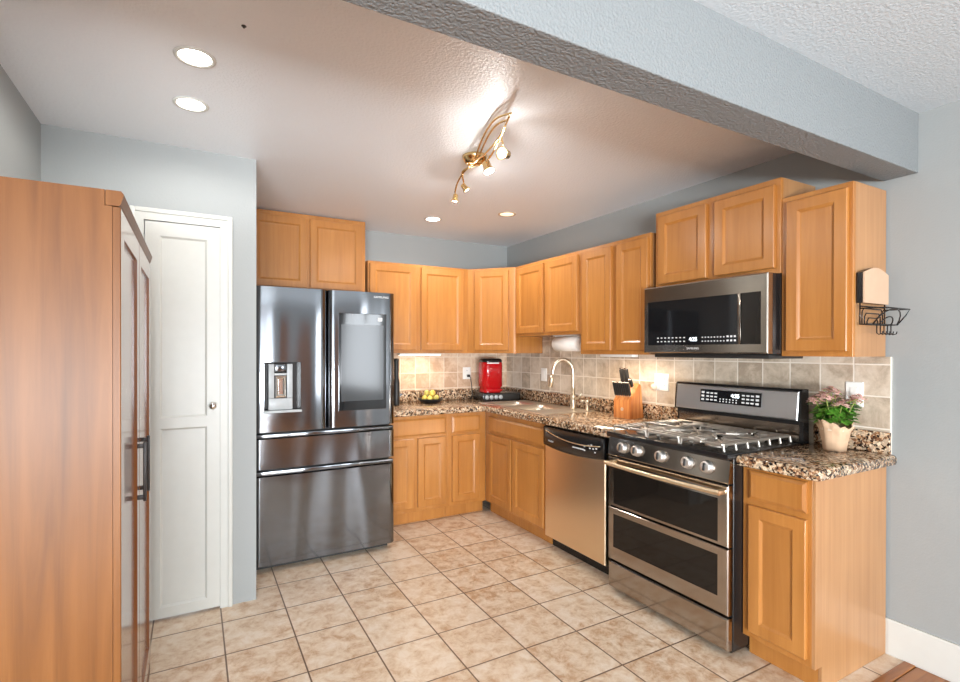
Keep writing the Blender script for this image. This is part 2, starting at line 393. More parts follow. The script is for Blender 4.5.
def casing(bm, x0, x1, z1, wd):
    for a, b, q, r_, c, e in ((x0, x0+wd, 0, z1, 0, 1), (x1-wd, x1, 0, z1, 0, 1), (x0+wd, x1-wd, z1-wd, z1, 1, 0)):
        box(bm, a, b, YW-.014, YW+.02, q, r_)
    for s in (x0, x1-.022): box(bm, s, s+.022, YW-.024, YW-.012, 0, z1, .003)
    box(bm, x0+.022, x1-.022, YW-.024, YW-.012, z1-.022, z1, .003)
casing(bm, -3.100, -2.6333, 2.1208, .060)
struct('trim_1', bm, M['white'], 'white casing around the pantry door', 'door casing', smooth=35)

# ------------------------------------------------------------------ cabinets
DOOR = [(0, -.001), (0, -.017), (.003, -.020), (.050, -.020), (.056, -.0165), (.062, -.0125)]
def cab_door(parent, x0, x1, z0, z1, mat, fw=None):
    bm = B(); e = .050; rings(bm, x0, x1, z0, z1, DOOR, cap=False)
    d = obj('door', bm, mat, parent)
    bm = B(); rings(bm, x0+.062, x1-.062, z0+.062, z1-.062, [(0, -.0125), (.004, -.0115)], back=False)
    obj('door_panel', bm, mat, d); return d
def cab_drawer(parent, x0, x1, z0, z1, mat):
    bm = B(); rings(bm, x0, x1, z0, z1, [(0, -.001), (0, -.012), (.014, -.020)]); return obj('drawer_front', bm, mat, parent)
def cabinet(name, label, cat, loc, rz, w_, d, z0, z1, doors, drawers=(), toe=False, hollow=False, group=None, mat='maple', toe_d=.05):
    t = thing(name, label, cat, loc, rz, group); m = M[mat]
    zb = z0+.10 if toe else z0
    bm = B()
    if hollow:
        for q in ((0, .018, .019, d, zb, z1), (w_-.018, w_, .019, d, zb, z1), (.018, w_-.018, d-.012, d, zb, z1), (.018, w_-.018, .019, d-.012, zb, zb+.018)): box(bm, *q)
    else: box(bm, .0, w_, .019, d, zb, z1)
    obj('carcass', bm, M['maple_side'], t)
    bm = B()
    box(bm, 0, w_, 0, .0188, zb, z1, .0012, 1); obj('face_frame', bm, m, t)
    if toe:
        bm = B(); box(bm, .001, w_-.001, toe_d, d-.01, z0+.001, zb-.001); obj('toe_kick', bm, m, t)
    for q in doors: cab_door(t, *q, m)
    for q in drawers: cab_drawer(t, *q, m)
    return t
G1 = 'maple wall cabinets'; G2 = 'maple base cabinets'
ZT, ZB = 2.1397, 1.3733
yR, yL, yE = -2.9457, -2.1837, -3.2547
cabinet('wall_cabinet', 'two-door wall cabinet reaching the ceiling above the refrigerator', 'cabinet', (-2.478, -.31, 0), 0, .895, .30, 1.86, 2.452, [(.03, .428, 1.88, 2.415), (.452, .865, 1.88, 2.415)], group=G1)
cabinet('wall_cabinet', 'two-door wall cabinet above the fruit bowl', 'cabinet', (-1.5626, -.31, 0), 0, .936, .30, ZB, ZT, [(.014, .424, 1.40, 2.116), (.472, .882, 1.40, 2.116)], group=G1)
# diagonal corner cabinet
t = thing('corner_wall_cabinet', 'diagonal single-door corner wall cabinet above the red coffee maker', 'cabinet', (-.6255, -.31, 0), 0, G1)
bm = B(); P = [(0, .30), (0, .012), (.012, 0), (.304, -.300), (.318, -.3105), (.615, -.3105), (.615, .30)]
lo = [bm.verts.new((x, y, ZB)) for x, y in P]; hi = [bm.verts.new((x, y, ZT)) for x, y in P]
n = len(P)
for k in range(n): bm.faces.new((lo[k], lo[(k+1) % n], hi[(k+1) % n], hi[k]))
bm.faces.new(lo[::-1]); bm.faces.new(hi); obj('carcass', bm, M['maple'], t)
cdr = cab_door(t, .06, .375, 1.40, 2.116, M['maple'])
L = math.hypot(.304-.012, .300)
cdr.rotation_euler = (0, 0, -R(45.8)); cdr.location = (.010, -.0018, 0)
cabinet('wall_cabinet', 'short two-door wall cabinet above the kitchen faucet', 'cabinet', (-.31, -.6215, 0), RW, .868, .30, 1.5215, ZT, [(.035, .425, 1.545, 2.112), (.462, .845, 1.545, 2.112)], group=G1)
cabinet('wall_cabinet', 'tall two-door wall cabinet above the knife block', 'cabinet', (-.31, -1.4905, 0), RW, .652, .30, ZB, ZT, [(.03, .322, 1.40, 2.112), (.372, .64, 1.40, 2.112)], group=G1)
cabinet('wall_cabinet', 'two-door wall cabinet directly above the microwave', 'cabinet', (-.312, yL, 0), RW, .7615, .302, 1.7785, 2.2449, [(.03, .362, 1.803, 2.215), (.412, .738, 1.806, 2.212)], group=G1)
cabinet('wall_cabinet', 'single-door wall cabinet right of the microwave with exposed side', 'cabinet', (-.3043, yR-.0005, 0), RW, .304, .294, ZB, ZT, [(.028, .288, 1.398, 2.113)], group=G1)

XB = -.6047
cabinet('base_cabinet', 'wide base cabinet beside the refrigerator with one drawer and two doors', 'cabinet', (-1.575, XB, 0), 0, .605, .59, 0, .876, [(.03, .298, .135, .69), (.333, .582, .135, .69)], [(.03, .582, .712, .848)], True, group=G2)
cabinet('base_cabinet', 'narrow base cabinet in the corner with one drawer over one door', 'cabinet', (-.9695, XB, 0), 0, .3635, .59, 0, .876, [(.036, .297, .135, .69)], [(.036, .297, .712, .848)], True, group=G2)
cabinet('base_cabinet', 'two-door base cabinet under the sink', 'cabinet', (XB, -.6055, 0), RW, .866, .59, 0, .876, [(.068, .418, .122, .69), (.442, .850, .122, .69)], [(.062, .850, .712, .835)], True, True, group=G2)
t = cabinet('base_cabinet', 'narrow base cabinet right of the range with exposed side panel', 'cabinet', (XB, yR-.002, 0), RW, .296, .592, 0, .876, [(.035, .280, .132, .704)], [(.035, .280, .732, .866-.006)], True, group=G2)
# end panel with toe notch
bm = B(); P = [(.0, .10), (.05, .10), (.05, .001), (.592, .001), (.592, .8755), (0, .8755)]
A = [bm.verts.new((.2965, y, z)) for y, z in P]; C_ = [bm.verts.new((.309, y, z)) for y, z in P]
for k in range(6): bm.faces.new((A[k], A[(k+1) % 6], C_[(k+1) % 6], C_[k]))
bm.faces.new(A); bm.faces.new(C_[::-1]); obj('end_panel', bm, M['maple_side'], t)

# ------------------------------------------------------------------ worktops
SH = [(-.545, -.43), (-.085, -.43), (-.085, -1.36), (-.545, -1.36)]
PROF = [(.010, .8765), (.002, .881), (0, .892), (0, .911), (.003, .921), (.010, .9260)]
t = thing('worktop', 'L-shaped speckled granite worktop with the sink', 'worktop', (0, 0, 0))
bm = B(); polyloft(bm, [(-1.572, -.001), (-1.572, -.655), (-.655, -.655), (-.655, -2.1815), (-.001, -2.1815), (-.001, -.001)], PROF, SH)
obj('slab', bm, M['granite'], t, smooth=40)
bm = B(); box(bm, -1.572, -.011, -.030, -.0105, .9262, 1.024, .003); box(bm, -.030, -.0105, -2.1815, -.0305, .9262, 1.024, .003); obj('upstand', bm, M['granite'], t, smooth=35)
t = thing('worktop', 'small speckled granite worktop under the flower pot', 'worktop', (0, 0, 0))
bm = B(); polyloft(bm, [(-.001, -2.948), (-.655, -2.948), (-.655, -3.272), (-.64, -3.292), (-.012, -3.296), (-.001, -3.287)], PROF)
obj('slab', bm, M['granite'], t, smooth=40)
bm = B(); box(bm, -.030, -.0105, -3.275, -2.950, .9262, 1.024, .003); obj('upstand', bm, M['granite'], t, smooth=35)

# ------------------------------------------------------------------ sink, faucet, soap dispenser
t = thing('sink', 'stainless steel double bowl sink let into granite', 'sink', (0, 0, .012))
bm = B()
def bowl_ring(bm, y0, y1, x0, x1):
    pr = [(0, .9185), (.006, .9165), (.012, .88), (.03, .75), (.05, .735)]
    L = []
    for i, z in pr:
        a, b, c, d = x0+i, x1-i, y0+i, y1-i; rr = .06
        pts = []
        for cx, cy, a0 in ((b-rr, d-rr, 0), (a+rr, d-rr, 90), (a+rr, c+rr, 180), (b-rr, c+rr, 270)):
            for q in range(5):
                an = R(a0+q*22.5); pts.append((cx+rr*math.cos(an), cy+rr*math.sin(an)))
        L.append([bm.verts.new((x, y, z)) for x, y in pts])
    for A, Bq in zip(L, L[1:]):
        n = len(A)
        for k in range(n): bm.faces.new((A[k], A[(k+1) % n], Bq[(k+1) % n], Bq[k])).smooth = True
    bm.faces.new(L[-1])
    return [(v.co.x, v.co.y) for v in L[0]]
hb = []
for nm, (a, b) in (('bowl', (-.775, -.455)), ('bowl', (-1.145, -.805))):
    bm = B(); hb.append(bowl_ring(bm, a, b, -.53, -.165)); obj(nm, bm, M['sinksteel'], t, recalc=True)
bm = B(); es = []
out = [(-.56, -.415), (-.56, -1.375), (-.07, -1.375), (-.07, -.415)]
for lp in [out]+hb:
    vs = [bm.verts.new((x, y, .9185)) for x, y in lp]; es += [bm.edges.new((vs[k], vs[(k+1) % len(vs)])) for k in range(len(vs))]
bmesh.ops.triangle_fill(bm, use_beauty=True, edges=es)
vs = [bm.verts.new((x, y, .9185)) for x, y in out]; v2 = [bm.verts.new((x+(-.006 if x < -.3 else .006), y+(-.006 if y < -.8 else .006), .9145)) for x, y in out]
for k in range(4): bm.faces.new((vs[k], vs[(k+1) % 4], v2[(k+1) % 4], v2[k]))
box(bm, -.54, -.13, -.8055, -.7745, .9146, .9186)
obj('rim', bm, M['sinksteel'], t)
for (yy) in (-.615, -.975):
    bm = B(); lathe(bm, [(0, .7355), (.04, .7355), (.042, .738), (.03, .741), (0, .738)], 20, Matrix.Translation((-.35, yy, 0))); obj('drain', bm, M['chrome'], t)

t = thing('faucet', 'tall brushed gooseneck faucet behind the sink', 'faucet', (-.12, -1.18, .9307))
bm = B(); lathe(bm, [(0, 0), (.027, 0), (.027, .008), (.022, .014), (.021, .085), (.024, .09), (.024, .105), (.014, .112), (0, .112)], 20); obj('base', bm, M['nickel'], t)
pts = [(0, 0, .10), (0, 0, .18), (0, 0, .27)]
for q in range(1, 12):
    a = R(180*q/12); pts.append((-.080+.080*math.cos(a), .030*(1-math.cos(a)), .285+.11*math.sin(a)))
pts += [(-.160, .06, .285), (-.165, .062, .26)]
bm = B(); tube(bm, pts, .0145, 12); obj('spout', bm, M['nickel'], t)
bm = B(); tube(bm, [(-.164, .062, .268), (-.170, .065, .235), (-.180, .070, .172)], [.0155, .019, .0205], 12); obj('spray_head', bm, M['nickel'], t)
bm = B(); tube(bm, [(0, -.018, .075), (.0, -.055, .085), (.005, -.10, .125)], [.011, .009, .005], 10); obj('handle', bm, M['nickel'], t)
t = thing('soap_dispenser', 'small metal soap dispenser right of the faucet', 'soap dispenser', (-.11, -1.335, .9307))
bm = B(); lathe(bm, [(0, 0), (.018, 0), (.018, .006), (.010, .012), (.009, .055), (.013, .06), (.013, .078), (0, .082)], 16); obj('body', bm, M['nickel'], t)
bm = B(); tube(bm, [(0, 0, .07), (-.03, .01, .076), (-.05, .016, .066)], [.006, .006, .005], 8); obj('nozzle', bm, M['nickel'], t)

# ------------------------------------------------------------------ dishwasher
t = thing('dishwasher', 'stainless dishwasher with black control panel left of the range', 'dishwasher', (XB, -1.479, 0), RW)
Wd = .612
bm = B(); box(bm, 0, Wd, .02, .58, .10, .868); obj('body', bm, M['blackmatte'], t)
bm = B(); box(bm, .0, Wd, .05, .30, .0012, .098); obj('toe_kick', bm, M['black'], t)
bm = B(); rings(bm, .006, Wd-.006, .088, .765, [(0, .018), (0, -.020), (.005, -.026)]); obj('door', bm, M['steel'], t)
bm = B(); N = 20; top, low = [], []
def zlow(x): q = (x/Wd-.5)*2; return .712+.020*q*q
pr = []
for k in range(N+1):
    x = .003+(Wd-.006)*k/N; bow = -.036-.016*(1-((x/Wd-.5)*2)**2)
    pr.append([bm.verts.new(c) for c in ((x, -.02, zlow(x)), (x, bow, zlow(x)+.006), (x, bow, .862), (x, -.02, .868))])
for a, b in zip(pr, pr[1:]):
    for k in range(3): bm.faces.new((a[k], a[k+1], b[k+1], b[k])).smooth = (k == 1)
for e in (pr[0], pr[-1]): bm.faces.new(e)
cp = obj('control_panel', bm, M['black'], t); cp['label'] = 'black control panel'
def bow(x): return -.036-.016*(1-((x/Wd-.5)*2)**2)
bm = B(); pts = []
for k in range(25):
    x = .035+.545*k/24; q = (x-.38)/.32; pts.append((x, bow(x)-.006, .798+.038*min(1.3, q*q)))
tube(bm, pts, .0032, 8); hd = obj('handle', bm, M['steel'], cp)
text('brand_mark', 'Whirlpool', .018, M['markdim'], cp, (.105, bow(.105)-.001, .771))
marks(cp, M['mark'], 'button', [(.335+k*.018, .347+k*.018, bow(.37)-.002, bow(.37)+.006, .768, .776) for k in range(6)])
marks(cp, M['mark'], 'button', [(x, x+.012, bow(x)-.002, bow(x)+.01, z, z+.008) for x, z in ((.44, .79), (.44, .765), (.475, .80), (.50, .806), (.515, .785), (.54, .79), (.53, .765), (.487, .785))])

# ------------------------------------------------------------------ range
t = thing('range', 'stainless gas range with double oven and five knobs', 'range', (-.67, yL-.001, 0), RW)
Wd = .760; ST = M['steel_warm']
bm = B(); box(bm, 0, Wd, .0, .655, .03, .914, .002, 1); box(bm, .03, Wd-.03, .03, .63, .001, .031); obj('body', bm, M['black'], t)
bm = B(); rings(bm, .004, Wd-.004, .035, .182, [(0, -.0005), (0, -.028), (.006, -.033)]); obj('storage_drawer', bm, ST, t)
def oven(z0, z1, wz0, wz1, lab):
    bm = B(); rings(bm, .004, Wd-.004, z0, z1, [(0, -.0005), (0, -.030), (.004, -.035)], cap=False)
    # front face ring around the window
    v = [bm.verts.new(c) for c in ((.008, -.035, z0+.004), (Wd-.008, -.035, z0+.004), (Wd-.008, -.035, z1-.004), (.008, -.035, z1-.004))]
    u = [bm.verts.new(c) for c in ((.045, -.035, wz0), (Wd-.055, -.035, wz0), (Wd-.055, -.035, wz1), (.045, -.035, wz1))]
    u2 = [bm.verts.new((a.co.x, -.031, a.co.z)) for a in u]
    for k in range(4):
        bm.faces.new((v[k], v[(k+1) % 4], u[(k+1) % 4], u[k])); bm.faces.new((u[k], u[(k+1) % 4], u2[(k+1) % 4], u2[k]))
    d = obj('oven_door', bm, ST, t); d['label'] = lab
    bm = B(); rings(bm, .045, Wd-.055, wz0, wz1, [(0, -.026), (0, -.032)]); obj('window', bm, M['ovenglass'], d)
    return d
lowd = oven(.196, .498, .272, .462, 'lower oven door')
upd = oven(.506, .786, .522, .722, 'upper oven door')
bm = B()
pts = [(.018+.724*k/24, -.075-.018*math.sin(math.pi*k/24), .757) for k in range(25)]
tube(bm, pts, .0115, 10)
for x in (.03, .73): box(bm, x-.012, x+.012, -.078, -.034, .747, .767, .003)
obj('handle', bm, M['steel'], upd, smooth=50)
bm = B(); pr = [(-.001, .796), (-.034, .796), (-.036, .80), (-.022, .898), (-.001, .902)]
a = [bm.verts.new((.002, y, z)) for y, z in pr]; b = [bm.verts.new((Wd-.002, y, z)) for y, z in pr]
for k in range(5): bm.faces.new((a[k], a[(k+1) % 5], b[(k+1) % 5], b[k]))
bm.faces.new(a); bm.faces.new(b[::-1]); cp = obj('control_panel', bm, ST, t)
for x in (.116, .219, .380, .543, .650):
    mt = Matrix.Translation((x, -.029, .853)) @ Matrix.Rotation(R(82), 4, 'X')
    bm = B(); lathe(bm, [(0, 0), (.031, 0), (.031, .006), (.028, .009), (.027, .024), (.024, .028), (0, .028)], 24, mt); kb = obj('knob', bm, M['knob_steel'], cp)
    bm = B(); box(bm, -.005, .005, -.018, .018, .0, .008, .002); o = obj('knob_grip', bm, M['blackmatte'], kb); o.matrix_local = mt @ Matrix.Translation((0, 0, .028))
# cooktop
bm = B(); box(bm, -.001, Wd+.001, -.046, .542, .903, .931, .005); obj('cooktop', bm, M['black'], t, smooth=40)
ct = t
bcs = [(.16, .10), (.16, .40), (.38, .25), (.60, .10), (.60, .40)]
for (x, y) in bcs:
    bm = B(); lathe(bm, [(0, .931), (.05, .931), (.052, .938), (.036, .942), (.034, .950), (.028, .954), (0, .954)], 20, Matrix.Translation((x, y, 0))); obj('burner', bm, M['iron'], t)
def grate(x0, x1, kind):
    bm = B(); y0, y1 = -.02, .51; zt = .966; r_ = .0052
    def bar(p, q): box_dir(bm, p, q)
    def box_dir(bm, p, q):
        p = Vector(p); q = Vector(q); d = q-p; L_ = d.length
        t_ = B(); box(t_, -L_/2, L_/2, -r_, r_, -r_*1.1, r_*1.1, .002, 1)
        mt = Matrix.Translation((p+q)/2) @ d.to_track_quat('X', 'Z').to_matrix().to_4x4(); bmesh.ops.transform(t_, matrix=mt, verts=t_.verts); tmp_merge(bm, t_)
    for x in (x0, x1): bar((x, y0, zt), (x, y1, zt))
    for y in (y0, (y0+y1)/2, y1): bar((x0, y, zt), (x1, y, zt))
    n_ = 6
    for k in range(n_+1):
        y = y0+(y1-y0)*k/n_
        for xe, s in ((x0, -1), (x1, 1)): bar((xe, y, zt), (xe+s*.006, y, .934))
    xm = (x0+x1)/2
    cs = [y0+.12, y1-.12] if kind else [(y0+y1)/2]
    for cy in cs:
        for k in range(8):
            a = R(45*k); R0 = .03; R1 = min((x1-x0)/2, .12)
            R1 = min(R1/max(abs(math.cos(a)), .001), .132)
            bar((xm+R0*math.cos(a), cy+R0*math.sin(a), zt), (xm+R1*math.cos(a), cy+R1*math.sin(a), zt))
    if kind:
        for y in (y0+.045, y0+.075, y0+.165, y1-.165, y1-.075, y1-.045): bar((x0, y, zt), (x0+.075, y, zt)); bar((x1-.075, y, zt), (x1, y, zt))
    if not kind:
        for y in (y0+.05, y0+.11, y1-.11, y1-.05): bar((x0, y, zt), (x1, y, zt))
    obj('grate', bm, M['iron'], t)
grate(.04, .265, 1); grate(.285, .475, 0); grate(.495, .72, 1)
# backguard
bm = B(); pr = [(.612, .915), (.560, .915), (.560, 1.035), (.532, 1.040), (.548, 1.196), (.556, 1.203), (.606, 1.203)]
a = [bm.verts.new((.0, y, z)) for y, z in pr]; b = [bm.verts.new((Wd, y, z)) for y, z in pr]
for k in range(len(pr)): bm.faces.new((a[k], a[(k+1) % len(pr)], b[(k+1) % len(pr)], b[k]))
bm.faces.new(a); bm.faces.new(b[::-1]); bgd = obj('backguard', bm, M['black'], t)
ang = math.atan2(.016, .156)
bm = B(); rings(bm, .012, Wd-.012, .004, .150, [(0, .002), (0, -.004), (.004, -.007)]); fc = obj('backguard_panel', bm, M['steel_panel'], bgd); fc.location = (0, .5325, 1.041); fc.rotation_euler = (-ang, 0, 0)
bm = B(); rings(bm, .018, Wd-.018, .935, 1.02, [(0, .562), (0, .555)]); obj('vent_panel', bm, M['steel_warm'], bgd)
bm = B(); rings(bm, .185, .560, .052, .128, [(0, -.005), (0, -.0095), (.003, -.0105)]); box(bm, .1, .1001, 0, .0001, .06, .0601); dsp = obj('display', bm, M['glass'], t); dsp.location = fc.location; dsp.rotation_euler = fc.rotation_euler
y0, y1 = -.0115, -.010
marks(dsp, M['mark'], 'control_mark', [(g, g+.018, y0, y1, z, z+.011) for g in (.195, .53) for z in (.062, .083, .104)])
marks(dsp, M['mark'], 'control_mark', [(g+c_*.026, g+c_*.026+.017, y0, y1, .064+r_*.02, .072+r_*.02) for g in (.228, .450) for r_ in range(3) for c_ in range(3)])
marks(dsp, M['mark'], 'control_mark', [(.315+c_*.02, .322+c_*.02, y0, y1, .060+r_*.014, .067+r_*.014) for c_ in range(6) for r_ in range(2)])
text('clock_digits', '4:25', .03, M['display'], dsp, (.41, -.0112, .100))

# ------------------------------------------------------------------ microwave
t = thing('microwave', 'stainless over-the-range microwave with black glass front', 'microwave', (-.4154, yL-.001, 1.3814), RW)
Wd = .760; Hm = .394
bm = B(); box(bm, .0, Wd, .040, .40, .0, Hm, .003); obj('body', bm, M['black'], t, smooth=40)
bm = B(); rings(bm, .0, Wd, .004, Hm, [(0, .039), (0, .004), (.006, 0)], cap=False)
v = [bm.verts.new(c) for c in ((.006, 0, .010), (Wd-.006, 0, .010), (Wd-.006, 0, Hm-.006), (.006, 0, Hm-.006))]
u = [bm.verts.new(c) for c in ((.028, 0, .050), (.726, 0, .050), (.726, 0, .306), (.028, 0, .306))]
u2 = [bm.verts.new((q.co.x, .004, q.co.z)) for q in u]
for k in range(4):
    bm.faces.new((v[k], v[(k+1) % 4], u[(k+1) % 4], u[k])); bm.faces.new((u[k], u[(k+1) % 4], u2[(k+1) % 4], u2[k]))
dr = obj('door', bm, M['steel_micro'], t)
bm = B(); rings(bm, .028, .606, .050, .306, [(0, .012), (0, .003)]); obj('window', bm, M['glass'], dr)
bm = B(); rings(bm, .624, .726, .050, .306, [(0, .012), (0, .003)]); o = obj('control_glass', bm, M['ovenglass'], dr)
bm = B(); box(bm, .608, .622, -.002, .012, .050, .306, .002); obj('door_edge', bm, M['steel_micro'], dr, smooth=40)
marks(dr, M['mark'], 'control_mark', [(.10+c_*.026, .111+c_*.026, .0022, .0034, .067+r_*.021, .073+r_*.021) for r_ in range(2) for c_ in range(8)])
marks(dr, M['mark'], 'control_mark', [(.40+c_*.018, .407+c_*.018, .0022, .0034, .066+r_*.021, .072+r_*.021) for r_ in range(2) for c_ in range(8)])
marks(dr, M['mark'], 'control_mark', [(.545+c_*.02, .556+c_*.02, .0022, .0034, .066+r_*.021, .075+r_*.021) for r_ in range(2) for c_ in range(3)])
text('clock_digits', '4:25', .030, M['display'], dr, (.345, .0026, .080))
text('brand_mark', 'SAMSUNG', .017, M['markdim'], dr, (.345, -.0006, .030))
bm = B(); box(bm, .03, Wd-.03, .06, .36, -.022, -.0008, .004); obj('vent_grille', bm, M['blackmatte'], t, smooth=40)

# ------------------------------------------------------------------ refrigerator
t = thing('refrigerator', 'dark stainless french-door refrigerator with water dispenser and screen', 'refrigerator', (-2.503, -.997, 0), 0)
Wd = .930; SD = M['steel_dark']
bm = B(); box(bm, .006, Wd-.018, .075, .965, .03, 1.785, .004); box(bm, .03, Wd-.03, .08, .94, .001, .031); obj('body', bm, M['blackmatte'], t, smooth=40)
def bulge(bm, x0, x1, z0, z1, yb=.07, r_=.046, holes=None):
    """door slab with softly rounded vertical edges and slightly curved face, with an optional rectangular opening"""
    xs = []; n_ = 7
    for k in range(n_+1):
        a = R(90*k/n_); xs.append((x0+r_*(1-math.sin(R(90)-a)) if False else x0+r_*(1-math.cos(a)), r_*(1-math.sin(a))*.8))
    mid = [(x0+r_+(x1-x0-2*r_)*k/8, -.004*math.sin(math.pi*k/8)) for k in range(1, 8)]
    right = [(x1-(x-x0), y) for x, y in xs[::-1]]
    if holes:
        hx0, hx1, hz0, hz1 = holes
        for hx in (hx0, hx1): mid.append((hx, -.003))
        mid = sorted([m for m in mid if not (hx0 < m[0] < hx1)])
    prof = [(x0, yb)]+xs+mid+right+[(x1, yb)]
    zs = [z0, z1] if not holes else [z0, hz0, hz1, z1]
    e = .004
    cols = []
    for (x, y) in prof:
        col = [bm.verts.new((x, y, z)) for z in zs]; cols.append(col)
    for A, C2, (xa, ya), (xb2, yb2) in zip(cols, cols[1:], prof, prof[1:]):
        for k in range(len(zs)-1):
            if holes and k == 1 and xa >= hx0-1e-6 and xb2 <= hx1+1e-6: continue
            bm.faces.new((A[k], A[k+1], C2[k+1], C2[k])).smooth = True
    bm.faces.new([c[0] for c in cols]); bm.faces.new([c[-1] for c in cols][::-1])
    bm.faces.new((cols[0][0], cols[-1][0], cols[-1][-1], cols[0][-1])) if not holes else None
    if holes: bmesh.ops.contextual_create(bm, geom=cols[0]+cols[-1]) if False else None
ZD0, ZD1 = .882, 1.797
bm = B(); bulge(bm, 0, .459, ZD0, ZD1, holes=(.068, .290, 1.008, 1.322)); ld = obj('left_door', bm, SD, t, smooth=40)
bm = B(); bulge(bm, .465, Wd, ZD0, ZD1); rd = obj('right_door', bm, SD, t, smooth=40)
bm = B(); bulge(bm, 0, Wd, .650, .838); md = obj('middle_drawer', bm, SD, t, smooth=40)
bm = B(); box(bm, .01, Wd-.01, .012, .069, .840, .868, .004); obj('drawer_pull', bm, SD, md, smooth=40)
bm = B(); bulge(bm, 0, Wd, .045, .602); fz = obj('freezer_drawer', bm, SD, t, smooth=40)
bm = B(); box(bm, .01, Wd-.01, .012, .069, .604, .634, .004); obj('drawer_pull', bm, SD, fz, smooth=40)
# dispenser: recess walls, grey insert, paddle, ledge
bm = B()
x0, x1, z0, z1 = .068, .290, 1.008, 1.322; yb = .062
for q in ((x0, x0+.003, -.004, yb, z0, z1), (x1-.003, x1, -.004, yb, z0, z1), (x0, x1, -.004, yb, z1-.003, z1), (x0, x1, -.004, yb, z0, z0+.003), (x0, x1, yb-.003, yb, z0, z1)): box(bm, *q)
dp = obj('dispenser', bm, M['black'], ld); dp['label'] = 'black recessed water dispenser'
bm = B(); box(bm, .095, .239, .004, .03, z0+.012, z0+.085, .003); box(bm, .095, .129, .004, .03, z0+.086, z1-.012, .003); box(bm, .205, .239, .004, .03, z0+.086, z1-.012, .003); box(bm, .129, .205, .004, .03, z1-.085, z1-.070, .003); obj('dispenser_insert', bm, M['grey'], dp, smooth=40)
bm = B(); rings(bm, .135, .199, z0+.090, z1-.088, [(0, .02), (0, .006), (.012, .002), (.02, .008)]); obj('paddle', bm, M['chrome'], dp)
bm = B(); box(bm, .133, .201, .002, .05, z1-.060, z1-.012, .004); obj('nozzle', bm, M['steel_dark'], dp, smooth=40)
bm = B(); box(bm, x0-.004, x1+.004, -.014, .02, z0-.006, z0+.010, .003); obj('drip_ledge', bm, M['grey'], dp, smooth=40)
# family screen
bm = B(); rings(bm, .533, .861, .992, 1.648, [(0, .001), (0, -.007), (.003, -.009)]); sn = obj('screen', bm, M['glass'], rd); sn['label'] = 'tall black glass touch screen'
bm = B(); rings(bm, .547, .840, 1.055, 1.570, [(0, -.008), (.0, -.0096)]); obj('screen_display', bm, M['screen'], sn)
bm = B(); box(bm, .800, .830, -.0105, -.0085, 1.598, 1.622, .0005); obj('camera_sticker', bm, M['mark'], sn)
text('brand_mark', 'SAMSUNG', .020, M['mark'], rd, (.825, -.0035, 1.765), sx=1.15)

# ------------------------------------------------------------------ armoire
t = thing('armoire', 'tall brown wood armoire beside the white door', 'armoire', (-3.0, -2.80, 0), R(90))
Wd = 1.0; m = M['armoire']
for x in (0, Wd-.02):
    P = [(0, .001), (0, 1.767), (.016, 1.767), (.016, 1.8075), (.435, 1.8075), (.435, .001)]
    bm = B(); a = [bm.verts.new((x, y, z)) for y, z in P]; b = [bm.verts.new((x+.02, y, z)) for y, z in P]
    for k in range(6): bm.faces.new((a[k], a[(k+1) % 6], b[(k+1) % 6], b[k]))
    bm.faces.new(a); bm.faces.new(b[::-1]); obj('side_panel', bm, m, t)
bm = B(); box(bm, .0205, Wd-.0205, .018, .435, 1.785, 1.806); obj('top_panel', bm, m, t)
bm = B(); box(bm, .0205, Wd-.0205, .002, .435, .07, 1.770); obj('carcass', bm, m, t)
bm = B(); box(bm, .021, Wd+.006, -.016, .40, .001, .069, .003); obj('plinth', bm, m, t, smooth=40)
bm = B(); pr = [(.0145, 1.7685), (-.014, 1.7685), (-.018, 1.773), (-.025, 1.799), (-.019, 1.8075), (.0145, 1.8075)]
a = [bm.verts.new((.0, y, z)) for y, z in pr]; b = [bm.verts.new((Wd+.002, y, z)) for y, z in pr]
for k in range(6): bm.faces.new((a[k], a[(k+1) % 6], b[(k+1) % 6], b[k]))
bm.faces.new(a).material_index = 1; bm.faces.new(b[::-1]).material_index = 1; obj('crown', bm, [m, m], t)
for x0, x1, hx in ((.003, .497, .43), (.503, .997, .57)):
    bm = B(); rings(bm, x0, x1, .075, 1.766, [(0, -.0005), (0, -.016), (.002, -.018)], cap=False, mi=1); rings(bm, x0, x1, .075, 1.766, [(.002, -.018), (.07, -.018), (.072, -.009)], cap=False, back=False); d = obj('door', bm, [M['armoire_door'], m], t)
    bm = B(); rings(bm, x0+.072, x1-.072, .147, 1.694, [(0, -.009), (.001, -.0095)], back=False); obj('door_panel', bm, M['armoire_door'], d)
    bm = B(); box(bm, hx-.006, hx+.006, -.044, -.034, .892, 1.090, .002)
    for z in (.905, 1.077): box(bm, hx-.005, hx+.005, -.035, -.0175, z-.007, z+.007, .001)
    h = obj('handle', bm, M['bronze'], d, smooth=40); h['label'] = 'dark bar handle'

